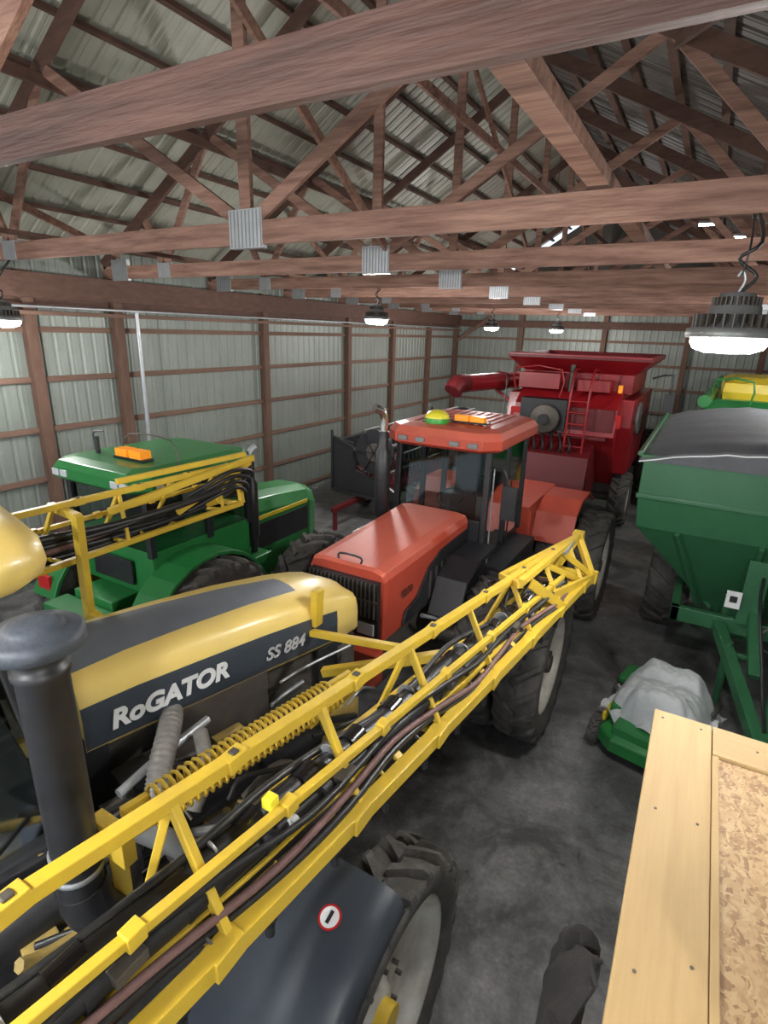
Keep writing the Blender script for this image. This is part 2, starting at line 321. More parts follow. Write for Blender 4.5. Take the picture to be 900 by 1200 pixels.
for x,y,z in((-3.75,15.0,7.25),(-3.1,15.2,7.35),(-2.6,16.6,7.6),(-.55,14.6,6.75),(.05,14.8,6.5)):  # glowing strips added under the roof to give its bright glints
    g=group('roof_glint_strip',(x,y,z)); b=B('glint_backing',g); b.bx(x-.22,x+.22,y-.05,y+.05,z,z+.05,'gauge')
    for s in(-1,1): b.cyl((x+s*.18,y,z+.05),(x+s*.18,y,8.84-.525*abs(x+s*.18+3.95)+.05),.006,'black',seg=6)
    b.done(); b=B('glint_face',g); b.bx(x-.21,x+.21,y-.04,y+.04,z-.035,z,'lampon'); b.done(.01)

# ---------------------------------------------------------------- field sprayer
def field_sprayer():
    g=group('field_sprayer',(-2.8,1.8,0)); XC=-2.8
    T=Matrix.Translation((-3.01,1.505,0))@Matrix.Rotation(math.radians(-13),4,'Z')@Matrix.Translation((2.8,-1.1,0))
    b=B('hood',g,T)
    st=[(1.08,.39,2.57,2.13),(1.4,.39,2.58,2.12),(1.8,.39,2.565,2.10),(2.3,.385,2.53,2.08),(2.75,.37,2.475,2.05),(3.0,.355,2.43,2.03),(3.15,.335,2.39,2.02),(3.28,.30,2.32,2.01),(3.34,.24,2.24,2.01)]
    R=[]
    for y,hw,zt,zb in st:
        h=zt-zb
        half=[(hw*.92,zb-.04),(hw,zb),(hw*1.01,zb+h*.42),(hw*.99,zb+h*.62),(hw*.93,zb+h*.82),(hw*.80,zt-h*.06),(hw*.62,zt-.01),(hw*.30,zt+.012)]
        k=max(0,(y-1.1)/1.9)
        half[6]=(hw*(.66-.3*k),half[6][1]+.004*k); half[7]=(hw*(.32-.16*k),half[7][1])
        R.append([V((XC+x,y,z)) for x,z in half]+[V((XC-x,y,z)) for x,z in reversed(half)])
    def mm(i,j):
        if j in(1,2) and i<5: return 'decal'
        if j in(6,7,8) and i<4: return 'hoodgrey'
        if j in(12,13) and i<5: return 'decal'
        return 'hoodyel'
    b.rings(R,'hoodyel',True,True,mats=mm); b.done()
    text(g,'hood_lettering','RoGATOR',.165,(XC+.402,1.22,2.205),(-.008,1,-.02),(0,0,1),'white',.003,0.15,.007,T=T)
    text(g,'model_lettering','SS 884',.13,(XC+.40,2.28,2.165),(-.03,1,-.05),(0,0,1),'silver',.003,0.2,.003,T=T)
    b=B('chassis',g,T)
    for x in(-3.25,-2.35): b.bx(x-.06,x+.06,-3,3.1,1.25,1.5,'yellowdirty')
    b.bx(-3.2,-2.4,3.0,3.15,1.2,1.95,'grime')
    b.bx(-3.1,-2.5,1.2,3.1,1.5,2.08,'grime'); b.bx(-2.6,-2.42,1.5,2.3,1.6,2.15,'darksteel')
    b.bx(-3.15,-2.45,2.8,3.2,1.5,2.0,'black')
    b.cyl((-2.1,.8,1.75),(-2.1,2.4,1.72),.16,'black'); b.cyl((-1.95,.4,1.75),(-1.95,1.1,1.8),.12,'black')
    b.bx(-2.3,-1.9,.0,.8,1.3,1.8,'black'); b.bx(-2.35,-1.6,-1.1,.4,1.15,1.35,'grime')
    b.bx(-2.5,-2.42,.4,1.2,1.7,2.2,'black')
    for k in range(44):
        x=random.uniform(-2.45,-1.6); y=random.uniform(.4,2.6); z=random.uniform(1.35,2.02)
        b.path([(x,y,z),(x+random.uniform(-.1,.15),y+random.uniform(.1,.3),z+random.uniform(-.1,.1)),(x+random.uniform(-.2,.2),y+random.uniform(.3,.7),z+random.uniform(-.25,.05))],random.choice([.012,.018,.03]),random.choice(['hose','hose','darksteel','steel','yellowdirty']),6)
    for k in range(28):
        x=random.uniform(-2.4,-1.75); y=random.uniform(.4,2.7); z=random.uniform(1.4,1.95)
        b.box((x,y,z),(random.uniform(.05,.16),random.uniform(.08,.22),random.uniform(.05,.16)),random.choice(['grime','darksteel','yellowdirty','black','black']))
    b.done(.006)
    b=B('axle_beams',g)
    b.beam((-2.6,1.8,1.3),(-1.35,1.75,1.1),.22,.2,'yellowdirty'); b.beam((-3.0,1.8,1.3),(-4.3,1.8,1.1),.22,.2,'yellowdirty')
    b.bx(-1.75,-1.5,1.5,1.95,1.0,1.95,'darksteel'); b.done(.006)
    b=B('charge_air_hose',g)
    def ribbed(t): return .066+.0045*math.sin(t*170)
    b.path([(-2.66,2.0,2.08),(-2.42,1.78,2.12),(-2.26,1.58,2.08),(-2.20,1.47,1.95),(-2.2,1.25,1.75)],ribbed,'hosegrey',16,22)
    b.path([(-2.1,1.3,1.98),(-2.0,1.4,1.85),(-1.98,1.5,1.7)],.06,'steel',12,6)
    b.path([(-2.3,1.9,2.05),(-2.1,1.75,2.0),(-2.05,1.6,1.85)],.045,'hosegrey',12,6)
    b.done()
    b=B('cab',g,T)
    fp=[(-.80,-1.0),(.80,-1.0),(.86,.45),(.845,.70),(.79,.88),(.70,.97),(.55,1.0),(-.55,1.0),(-.70,.97),(-.79,.88),(-.845,.70),(-.86,.45)]
    b.rings([[V((XC+x*s_,y*s_,z)) for x,y in fp] for z,s_ in((3.32,.93),(3.36,.98),(3.42,1.0),(3.48,.99),(3.54,.95),(3.58,.87),(3.60,.7))],'hoodyel',True,True)
    for x,y in((-.7,.7),(.7,.7),(-.7,-.9),(.7,-.9)): b.beam((XC+x*.98,y+(.2 if y>0 else 0),1.75),(XC+x,y,3.36),.07,.07,'black')
    b.bx(XC-.75,XC+.75,-.95,.85,1.35,1.95,'black'); b.bx(XC-.55,XC-.0,-.6,.0,2.0,2.6,'black'); b.bx(XC-.6,XC+.6,.6,.8,1.95,2.3,'black')
    b.done(.01)
    b=B('cab_glass',g,T)
    b.raw([(XC-.68,.93,1.95),(XC+.68,.93,1.95),(XC+.68,.75,3.36),(XC-.68,.75,3.36)],[(0,1,2,3)],'glass')
    b.raw([(XC+.72,.85,1.95),(XC+.72,-.9,1.95),(XC+.72,-.9,3.36),(XC+.72,.7,3.36)],[(0,1,2,3)],'glass'); b.done()
    px,py=-1.84,.87
    b=B('air_precleaner',g)
    b.lathe((px,py,0),(0,0,1),[(2.15,.09),(2.3,.086),(3.22,.086),(3.24,.096),(3.27,.096),(3.275,.086),(3.33,.09),(3.35,.12)],'black',32)
    b.lathe((px,py,3.335),(0,0,1),[(0,.10),(.008,.145),(.012,.156),(.045,.158),(.06,.154),(.072,.138),(.076,.10),(.088,.092),(.10,.07),(.104,.03)],'capgrey',40)
    for z in(2.32,2.42): b.lathe((px,py,z),(0,0,1),[(0,.091),(.004,.095),(.02,.095),(.024,.091)],'steel',32)
    b.path([(px,py,2.25),(px,py+.02,2.1),(px-.05,py+.1,1.98),(px-.15,py+.25,1.9)],.095,'black',20,6)
    b.done()
    WY=1.78; WR=.87
    for x,sd in((-1.0,1),(-4.6,-1)):
        b=B('wheel_front',g); b.tire((x,WY,WR),WR,.36,.63,sd,lugs=24,hub='yellow'); b.done()
        b=B('wheel_rear',g); b.tire((x,-2.4,WR),WR,.36,.63,sd,lugs=24,hub='yellow'); b.done()
    b=B('fender',g); c=V((0,WY,WR)); R=[]
    for i in range(17):
        a=math.radians(90+i*7.0)
        def q(x,r_): return V((x,c.y+math.cos(a)*r_,c.z+math.sin(a)*r_))
        R.append([q(-1.55,.98),q(-.96,.98),q(-.88,.965),q(-.835,.93),q(-.815,.87),q(-.825,.865),q(-.85,.91),q(-.90,.945),q(-1.55,.95)])
    b.rings(R,'fend',True,True); b.done()
    b=B('warning_sticker',g)
    a=math.radians(105); n=V((0,math.cos(a),math.sin(a))); q=V((-1.08,c.y,c.z))+n*.981
    b.cyl(q,q+n*.002,.055,'redlens',seg=32); b.cyl(q+n*.002,q+n*.003,.045,'white',seg=32); t=V((0,-n.z,n.y)); b.beam(q+n*.0035-t*.028,q+n*.0035+t*.028,.018,.002,'black',up=n); b.done()
    def boom(nm,U0,U1,L0,L1,I0,I1,S0,S1,lw=1.0):
        b=B(nm,g); U0,U1,L0,L1,I0,I1,S0,S1=[V(q) for q in(U0,U1,L0,L1,I0,I1,S0,S1)]
        P=lambda a,c_,t:a.lerp(c_,t)
        b.beam(U0,U1,.05,.05,'yellow'); b.beam(L0,L1,.055*lw,.065*lw,'yellow'); b.beam(I0,I1,.045,.05,'yellow'); b.beam(S0,S1,.035,.035,'yellow')
        n=9
        for i in range(n):
            t=(i+.5)/n; t2=(i+1.2)/n
            b.beam(P(U0,U1,t),P(L0,L1,t+.005),.03,.035,'yellow',up=(1,0,0))
            if i<n-1 and i%2==0: b.beam(P(I0,I1,t+.03),P(L0,L1,t2),.025,.025,'yellow')
            if i%2==0: b.beam(P(I0,I1,t),P(U0,U1,t),.025,.03,'yellow')
            b.beam(P(I0,I1,t),P(L0,L1,t),.025,.03,'yellow')
            q=P(S0,S1,t); b.box(q,(.05,.06,.055),'yellow')
            q=P(U0,U1,t+.04); b.box(q,(.058,.09,.06),'yellow'); b.box(q+V((0,0,.032)),(.03,.03,.012),'darksteel')
            q=P(L0,L1,t); b.box(q,(.066*lw,.12,.072*lw),'yellow')
        b.done(.004)
    A=((-1.40,-.9,3.14),(-.86,5.55,2.50)); L=((-1.13,-.9,2.69),(-.65,5.35,2.18)); I=((-1.47,-.9,2.70),(-1.0,5.3,2.20)); S=((-1.23,-.9,2.94),(-.79,4.6,2.43))
    boom('boom_right',*A,*L,*I,*S,lw=1.15)
    Al=((-4.15,-.9,3.1),(-4.32,4.35,2.98)); Ll=((-4.5,-.9,2.62),(-4.6,4.3,2.52)); Il=((-4.1,-.9,2.6),(-4.25,4.35,2.55)); Sl=((-4.35,-.9,2.85),(-4.48,4.2,2.78))
    boom('boom_left',*Al,*Ll,*Il,*Sl)
    b=B('boom_left_tip',g); U1=V(Al[1]);L1=V(Ll[1]);I1=V(Il[1])
    for a,c_ in((U1,L1),(L1,I1),(I1,U1)): b.beam(a,c_,.05,.05,'yellow')
    b.beam(U1+V((.1,-1.6,-.1)),U1+V((.12,.15,.06)),.05,.06,'yellow'); b.beam(U1+V((-.2,-1.3,.05)),U1+V((.05,.1,.1)),.05,.05,'yellow'); b.beam(U1+V((.1,-.9,-.3)),U1+V((.12,.1,.02)),.04,.05,'yellow')
    b.done(.004)
    b=B('boom_tip_frame',g); U1=V(A[1]);L1=V(L[1]);I1=V(I[1]); L0=V(L[0])
    for a,c_ in((U1,L1),(L1,I1),(I1,U1)): b.beam(a,c_,.06,.06,'yellow')
    b.beam(U1+V((-.05,-1.9,.22)),U1+V((.02,.05,.02)),.045,.055,'yellow'); b.beam(U1+V((-.1,-1.2,.12)),L1+V((0,-.2,0)),.035,.05,'yellow')
    b.beam(U1+V((-.05,-.7,.08)),L1+V((.02,-.05,.02)),.045,.055,'yellow'); b.beam(U1+V((-.28,-1.6,.1)),U1+V((.0,0,0)),.045,.045,'yellow')
    b.beam(U1+V((-.28,-1.6,.1)),U1+V((-.05,-1.9,.2)),.05,.05,'yellow')
    b.beam(U1+V((.06,-1.3,-.12)),L1+V((.03,.0,.0)),.03,.10,'yellow'); b.beam(U1+V((-.02,-1.7,.14)),L1+V((-.05,-1.0,.08)),.03,.08,'yellow')
    b.box(U1+V((0,-.55,.06)),(.07,.3,.04),'steel'); b.box(U1,(.10,.12,.09),'yellow'); b.box(L1,(.10,.12,.1),'yellow')
    b.beam((-1.52,-.9,2.72),(-1.10,2.6,2.45),.045,.055,'yellow'); b.beam((-1.45,.2,2.42),(-.95,3.9,2.15),.04,.05,'yellow')
    b.beam(L0+V((-.11,0,.08)),L1+V((-.09,-.3,.07)),.045,.05,'yellow')
    for i in range(12): 
        t=.06+i*.078; q=L0.lerp(L1,t); b.beam(q+V((-.11,0,.08)),q+V((.0,0,0)),.05,.02,'yellow')
    b.done(.005)
    b=B('boom_hoses',g)
    def along(t,o,a=S): return V(a[0]).lerp(V(a[1]),t)+V(o)
    for k,(ox,oz,r,m_) in enumerate([(-.10,-.08,.046,'hose'),(-.03,-.10,.042,'hose'),(-.17,-.14,.034,'hose'),(.0,-.17,.032,'hose'),(-.12,-.18,.034,'hose'),(.05,-.12,.015,'hosered'),(-.14,-.04,.016,'hose'),(-.05,-.24,.026,'hose'),(-.02,-.22,.014,'hosered'),(-.18,-.24,.034,'hose'),(.02,-.05,.014,'hose'),(.05,-.17,.018,'hose'),(-.12,-.28,.03,'hose')]):
        pts=[]
        for i in range(15):
            t=i/14*(1.02 if k%2 else .93); w_=.008 if r>.025 else .025
            pts.append(along(t,(ox+math.sin(i*1.7+k)*w_,0,oz+math.cos(i*1.3+k*2)*w_)))
        b.path(pts,r,m_,10,4)
    for k in range(6):
        b.path([along(.80,(-.1+.03*k,0,-.1)),along(.88,(-.22-.04*k,0,.02)),along(.97,(-.2-.03*k,.15,-.05*k)),along(1.0,(-.02,.25,-.12-.03*k)),along(.93,(.05,.1,-.20))],.018,'hosered' if k==2 else 'hose',8,5)
    b.done()
    b=B('boom_fittings',g)
    for i in range(16):
        t=.08+i*.058; q=along(t,(-.03,0,-.12)); 
        b.beam(q+V((-.14,0,.06)),q+V((.10,0,-.08)),.02,.010,'yellow' if i%2 else 'darksteel',up=(0,1,0))
        b.cyl(q+V((-.08,-.05,.04)),q+V((-.08,.05,.04)),.055,'blackgloss',seg=14)
        b.cyl(q+V((-.0,-.02,.02)),q+V((-.0,.03,.02)),.050,'black',seg=14)
        if i%2==0: b.lathe(q+V((-.07,.15,.04)),(0,1,0),[(0,.054),(.012,.054),(.014,.046)],'steel',16)
        qq=V(L[0]).lerp(V(L[1]),t); b.box(qq+V((-.02,0,-.075)),(.03,.05,.09),'black'); b.cyl(qq+V((-.02,0,-.12)),qq+V((-.02,0,-.17)),.018,'black',seg=10)
        if i%3==0: b.box(q+V((.05,.1,.04)),(.05,.1,.04),'darksteel')
        if i%4==1: b.cyl(q+V((.05,.1,.03)),q+V((.05,.13,.03)),.020,'white',seg=12)
    b.box(along(.38,(-.04,0,.03)),(.045,.045,.045),'domeyel')
    b.done(.003)
    b=B('suspension_springs',g)
    for o in((0,0,0),(-.12,.06,-.01)):
        a=V((-1.68,1.12,2.45))+V(o); c_=V((-1.50,2.20,2.42))+V(o); d,e,f=b._fr(c_-a); N=30; pts=[]
        for i in range(N*8+1):
            t=i/(N*8); th=t*N*2*pi; pts.append(a.lerp(c_,t)+(e*math.cos(th)+f*math.sin(th))*.042)
        b.path(pts,.010,'yellow',6,1); b.beam(a-d*.12,a,.03,.05,'yellow'); b.beam(c_,c_+d*.2,.03,.05,'yellow')
    b.box((-1.76,.98,2.42),(.20,.06,.16),'yellow'); b.beam((-1.95,1.1,1.5),(-1.78,1.0,2.42),.07,.07,'yellow')
    b.beam((-2.2,2.6,1.5),(-1.50,2.45,2.42),.07,.07,'yellow'); b.beam((-2.0,2.75,2.1),(-1.2,2.95,2.40),.06,.06,'yellow')
    b.done(.004)
    b=B('boom_rest_bracket',g)
    b.beam((-4.05,2.35,2.1),(-4.02,2.35,3.0),.08,.06,'yellow'); b.beam((-4.05,2.35,2.15),(-3.3,2.65,1.6),.08,.07,'yellow')
    b.beam((-4.0,2.35,2.98),(-4.45,2.4,2.98),.06,.06,'yellow')
    b.beam((-2.28,3.05,2.25),(-2.26,3.05,2.55),.09,.06,'yellow',up=(1,0,0)); b.beam((-2.3,3.0,2.2),(-1.4,2.9,2.4),.05,.05,'yellow')
    b.done(.005)
    b=B('left_boom_hoses',g)
    for k in range(9):
        pts=[(-4.3+.06*math.sin(i+k)-.04*k+.14,-.9+i*.6,2.80-.035*k+.03*math.cos(i*1.5+k)) for i in range(9)]; b.path(pts,.026 if k%3 else .034,'hose' if k!=2 else 'hosered',8,4)
    for k in range(4): b.path([(-4.25,3.6,2.8-.05*k),(-4.12,4.1,2.98-.06*k),(-4.22-.04*k,4.5,2.85-.08*k),(-4.45,4.3,2.6)],.022,'hose',8,5)
    b.done()
field_sprayer()
# ---------------------------------------------------------------- red tractor
def red_tractor():
    XC=-2.7; g=group('red_tractor',(XC,7,0))
    b=B('hood',g)
    prof=[(-.43,1.55),(.43,1.55),(.44,2.19),(.41,2.26),(.30,2.285),(-.30,2.285),(-.41,2.26),(-.44,2.19)]
    R=[]
    for y,zo,s in((4.10,-.02,.96),(4.15,0,1),(5.0,.02,1.03),(6.05,.05,1.08)):
        R.append([V((XC+x*s,y,z+(zo if z>2 else 0))) for x,z in prof])
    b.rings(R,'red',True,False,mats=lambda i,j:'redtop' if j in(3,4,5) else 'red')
    b.done(.012)
    b=B('grille',g); b.bx(XC-.39,XC+.39,4.04,4.11,1.80,2.18,'black'); b.bx(XC-.39,XC+.39,4.06,4.11,1.58,1.78,'black')
    for i in range(17): b.bx(XC-.385+i*.046,XC-.372+i*.046,4.02,4.05,1.81,2.17,'darksteel')
    b.bx(XC-.39,XC+.39,4.025,4.05,1.98,1.995,'darksteel')
    for x in(-.26,.26): b.bx(XC+x-.09,XC+x+.09,4.04,4.07,1.62,1.74,'lens')
    b.path([(XC-.12,4.16,2.26),(XC-.12,4.17,2.34),(XC+.12,4.17,2.34),(XC+.12,4.16,2.26)],.012,'black',6,3)
    for s in(-1,1):
        b.prism([(4.45,1.60),(6.05,1.60),(6.05,2.16),(5.3,2.13),(5.0,2.02),(4.75,1.78),(4.5,1.72)],'x',XC+s*.447,XC+s*.476,'black')
        for i in range(7): b.bx(XC+s*.476,XC+s*.486,5.0+i*.15,5.04+i*.15,1.66,1.98,'darksteel')
    b.done(.004)
    text(g,'hood_lettering','9270',.12,(XC+.46,4.4,1.9),(0,1,0),(0,0,1),'black',.002)
    b=B('frame',g)
    b.bx(XC-.32,XC+.32,4.15,7.2,.95,1.6,'grime'); b.bx(XC-.4,XC+.4,7.6,9.8,.9,1.35,'grime'); b.bx(XC-.25,XC+.25,7.1,7.7,.85,1.3,'darksteel')
    for y in(5.7,9.0): b.cyl((XC-1.7,y,.9),(XC+1.7,y,.9),.13,'darksteel')
    b.bx(XC-.45,XC+.45,3.92,4.08,1.15,1.5,'red')
    b.rings([[V((XC+x*s_,y,z)) for x,y in((-.75,8.0),(.75,8.0),(.75,9.7),(-.75,9.7))] for z,s_ in((1.35,1),(1.85,1),(1.95,.93))],'red',True,False)
    for s in(-1,1):
        b.prism([(8.15,1.4),(8.3,1.85),(8.7,2.0),(9.3,2.0),(9.75,1.8),(9.75,1.75),(9.3,1.95),(8.7,1.95),(8.33,1.8),(8.2,1.4)],'x',XC+s*.75,XC+s*1.35,'red')
        b.prism([(4.95,1.5),(5.15,1.88),(5.5,2.0),(6.1,2.0),(6.1,1.95),(5.5,1.95),(5.18,1.84),(5.0,1.5)],'x',XC+s*.5,XC+s*.85,'black')
        b.bx(XC+s*.45,XC+s*.95,6.1,7.5,1.1,1.70,'black'); 
        for k in range(3): b.bx(XC+s*.95,XC+s*1.2,6.4,6.9,.6+k*.35,.63+k*.35,'darksteel')
        for k in range(5): b.path([(XC+s*.5,4.8+k*.2,1.55-.05*k),(XC+s*.62,5.1+k*.2,1.4),(XC+s*.55,5.6+k*.1,1.2)],.025,'hose' if k%2 else 'steel',8)
    b.bx(XC-.5,XC+.5,9.7,9.95,.6,1.5,'grime')
    b.done(.012)
    XB=XC+.06
    b=B('cab',g); f,bk=6.08,7.6; W=.60
    b.bx(XB-W,XB+W,f,bk,1.55,1.80,'black'); b.bx(XB-W+.05,XB+W-.05,f,f+.06,1.8,2.25,'black')
    for x,y in((-W,f),(W,f),(-W,bk),(W,bk),(W,6.85),(-W,6.85)): b.beam((XB+x,y,1.75),(XB+x*.98,y+(.05 if y==f else 0),3.14),.07,.07,'black')
    rp=[(-.74,6.1),(-.56,5.92),(.56,5.92),(.74,6.1),(.74,7.6),(.58,7.78),(-.58,7.78),(-.74,7.6)]
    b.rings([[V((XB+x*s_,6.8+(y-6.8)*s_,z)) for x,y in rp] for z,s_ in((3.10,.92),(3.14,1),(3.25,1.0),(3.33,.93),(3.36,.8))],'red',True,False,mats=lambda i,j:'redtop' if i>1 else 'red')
    for k in range(9): b.bx(XB-.45+k*.11,XB-.43+k*.11,6.2,7.5,3.355,3.37,'red')
    for x in(-.45,-.22,.22,.45): b.bx(XB+x-.06,XB+x+.06,5.90,5.94,3.16,3.22,'gauge')
    b.bx(XB-.25,XB+.25,6.75,7.25,2.0,2.35,'black'); b.bx(XB-.25,XB+.25,7.2,7.32,2.3,2.95,'black'); b.cyl((XB,6.2,1.75),(XB,6.45,2.35),.03,'black')
    b.lathe((XB,6.45,2.38),(0,-.45,.9),[(0,.17),(.012,.19),(.024,.17)],'black',24,cap=False); b.bx(XB+.3,XB+.5,6.6,7.2,1.8,2.4,'gauge'); b.bx(XB+.35,XB+.5,6.3,6.4,2.5,2.75,'black')
    b.bx(XB-.2,XB+.2,6.5,6.9,1.8,2.0,'black'); b.beam((XB+W+.04,6.2,1.5),(XB+W+.04,6.2,2.9),.02,.02,'steel'); b.beam((XB+W+.04,6.95,1.5),(XB+W+.04,6.95,2.6),.02,.02,'black')
    b.done(.01)
    b=B('cab_glass',g)
    b.raw([(XB-W,f,2.25),(XB+W,f,2.25),(XB+W,f+.05,3.1),(XB-W,f+.05,3.1)],[(0,1,2,3)],'glass')
    for s in(-1,1): b.raw([(XB+s*W,f,1.8),(XB+s*W,bk,1.8),(XB+s*W,bk,3.1),(XB+s*W,f,3.1)],[(0,1,2,3)],'glass')
    b.raw([(XB-W,bk,1.8),(XB+W,bk,1.8),(XB+W,bk,3.1),(XB-W,bk,3.1)],[(0,1,2,3)],'glass'); b.done()
    b=B('roof_equipment',g)
    b.lathe((XC-.10,6.25,3.36),(0,0,1),[(0,.15),(.05,.155),(.06,.15)],'beacgreen',28); b.sphere((XC-.10,6.25,3.42),.15,'domeyel',24,.65,True)
    b.bx(XC+.04,XC+.5,6.35,6.5,3.37,3.39,'black'); b.bx(XC+.08,XC+.26,6.36,6.47,3.39,3.46,'amber'); b.bx(XC+.28,XC+.46,6.36,6.47,3.39,3.46,'amber')
    b.cyl((XC+.4,7.3,3.3),(XC+.4,7.3,3.85),.008,'black',seg=6)
    b.path([(XC+.62,6.2,2.9),(XC+.85,6.05,2.95),(XC+.95,6.05,2.7)],.012,'black',6); b.bx(XC+.86,XC+1.04,6.03,6.07,2.35,2.75,'black')
    b.done(.008)
    b=B('exhaust_stack',g); x=XC-.62
    b.lathe((x,5.85,0),(0,0,1),[(1.7,.055),(2.15,.055),(2.2,.095),(3.0,.095),(3.05,.06),(3.25,.055)],'black',24)
    b.path([(x,5.85,3.2),(x,5.85,3.42),(x-.02,5.80,3.50),(x-.06,5.72,3.54)],.05,'chrome',14,6); b.done()
    for y in(5.7,9.0):
        for s in(-1,1):
            for k,xo in enumerate((1.02,1.55)):
                b=B('wheel',g); b.tire((XC+s*xo,y,.88),.88,.46,.56,s,rim='rim' if k else 'darksteel',lugs=20,hub='darksteel'); b.done()
red_tractor()
# ---------------------------------------------------------------- combines
def combine():
    XC=-2.75; g=group('red_combine_harvester',(XC,15.5,0))
    b=B('body',g)
    b.prism([(13.4,1.9),(14.2,1.0),(18.6,1.0),(18.6,3.0),(17.2,3.25),(13.7,3.25),(13.2,2.9),(13.1,2.3)],'x',XC-1.15,XC+1.15,'cred')
    b.prism([(13.9,1.35),(17.6,1.35),(17.6,3.1),(13.6,3.1),(13.45,2.5)],'x',XC+1.15,XC+1.42,'cred')
    b.prism([(13.9,1.35),(17.6,1.35),(17.6,3.1),(13.6,3.1),(13.45,2.5)],'x',XC-1.42,XC-1.15,'cred')
    b.prism([(12.5,.85),(13.5,.75),(14.4,1.3),(13.5,2.15),(12.7,1.85)],'x',XC-.75,XC+.75,'creddk')
    b.bx(XC-1.1,XC+1.1,14.3,17.5,.75,1.1,'grime')
    b.bx(XC-1.0,XC+1.0,18.6,20.0,1.6,3.3,'cred')
    for y in(14.3,15.3,16.4): b.bx(XC+1.415,XC+1.43,y,y+.03,1.4,3.05,'creddk')
    for z in(2.0,2.55): b.bx(XC+1.415,XC+1.44,13.7,17.5,z,z+.03,'creddk')
    b.bx(XC-1.0,XC+1.0,13.0,13.12,2.22,2.30,'creddk'); b.bx(XC+.15,XC+1.1,13.1,13.25,2.4,2.9,'creddk')
    b.done(.03)
    b=B('grain_tank',g)
    r0=[(-1.2,13.9),(1.3,13.9),(1.3,16.6),(-1.2,16.6)]; r1=[(-1.48,13.4),(1.65,13.4),(1.65,17.1),(-1.48,17.1)]
    ring=lambda r,z,s=1:[V((XC+x*s,15.25+(y-15.25)*s,z)) for x,y in r]
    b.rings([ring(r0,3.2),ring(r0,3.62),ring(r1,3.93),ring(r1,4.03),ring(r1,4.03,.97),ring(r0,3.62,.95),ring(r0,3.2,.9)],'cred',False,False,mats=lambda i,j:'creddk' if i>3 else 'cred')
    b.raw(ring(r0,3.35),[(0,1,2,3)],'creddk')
    b.bx(XC-1.50,XC+1.67,13.37,13.41,3.93,3.99,'creddk')
    for k in range(5): b.bx(XC-1.0+k*.5,XC-.96+k*.5,13.87,13.9,3.2,3.6,'creddk')
    b.done(.01)
    b=B('engine_deck',g)
    b.bx(XC-.95,XC+.1,12.95,13.35,2.35,3.05,'black')
    b.lathe((XC-.35,12.9,2.62),(0,-1,0),[(0,.33),(.05,.34),(.10,.31),(.12,.05),(.14,.04)],'darksteel',32)
    b.lathe((XC-.35,12.75,2.62),(0,-1,0),[(0,.12),(.04,.12)],'black',24)
    b.bx(XC-1.15,XC-.2,13.3,13.8,3.25,3.6,'cred'); b.bx(XC+.2,XC+.9,13.3,13.8,3.25,3.5,'cred'); b.cyl((XC-.0,13.6,3.2),(XC-.0,13.6,3.8),.06,'darksteel')
    b.lathe((XC+1.43,14.6,2.6),(1,0,0),[(0,.38),(.05,.38),(.06,.33),(.03,.30),(.03,.0)],'gauge',32)
    for x in(-1.1,1.1):
        b.bx(XC+x-.14,XC+x+.14,13.16,13.22,2.5,2.8,'redlens')
        b.cyl((XC+x,13.45,3.25),(XC+x,13.45,3.42),.05,'amber',seg=12)
    for x in(.15,.55):
        b.path([(XC+x,12.85,1.2),(XC+x,12.9,2.3),(XC+x,12.95,3.2),(XC+x,13.2,3.7),(XC+x,13.6,3.7)],.028,'cred',8,3)
    for k in range(8): b.cyl((XC+.15,12.86+.01*k,1.3+.25*k),(XC+.55,12.86+.01*k,1.3+.25*k),.024,'cred',seg=8)
    b.path([(XC-1.2,13.3,3.2),(XC-1.2,13.2,3.7),(XC-.1,13.0,3.7),(XC-.1,13.0,3.1)],.022,'cred',8,2)
    b.path([(XC+1.7,13.6,3.6),(XC+2.1,13.4,3.7),(XC+2.1,13.4,3.2)],.02,'black',8,2); b.bx(XC+2.0,XC+2.2,13.38,13.42,2.9,3.3,'black')
    for k in range(6): b.path([(XC-.8+k*.2,13.0,2.3),(XC-.7+k*.2,12.8,2.0),(XC-.6+k*.15,12.9,1.7)],.03,'hose',6)
    b.done(.01)
    b=B('unloading_auger',g)
    b.path([(XC-1.25,15.6,2.6),(XC-1.3,15.55,3.1),(XC-1.40,15.2,3.32)],.2,'cred',20,5)
    b.cyl((XC-1.35,15.3,3.32),(XC-2.12,12.2,3.32),.2,'cred',seg=24); b.cyl((XC-1.72,13.8,3.32),(XC-1.745,13.7,3.32),.24,'creddk',seg=24)
    b.path([(XC-2.10,12.3,3.32),(XC-2.17,12.0,3.31),(XC-2.21,11.85,3.16)],.21,'creddk',20,4)
    b.beam((XC-1.3,13.6,2.8),(XC-1.8,13.6,3.12),.08,.06,'cred'); b.done()
    for s in(-1,1):
        b=B('wheel_rear',g); b.tire((XC+s*1.35,14.3,.66),.66,.42,.36,s,rim='rim',hub='cred',lugs=18); b.done()
        b=B('wheel_front',g); b.tire((XC+s*1.62,18.0,.95),.95,.62,.48,s,rim='rim',hub='cred',lugs=20); b.done()
    b=B('axles',g); b.cyl((XC-1.4,14.3,.66),(XC+1.4,14.3,.66),.1,'grime'); b.cyl((XC-1.5,18,.95),(XC+1.5,18,.95),.18,'grime'); b.done()
combine()
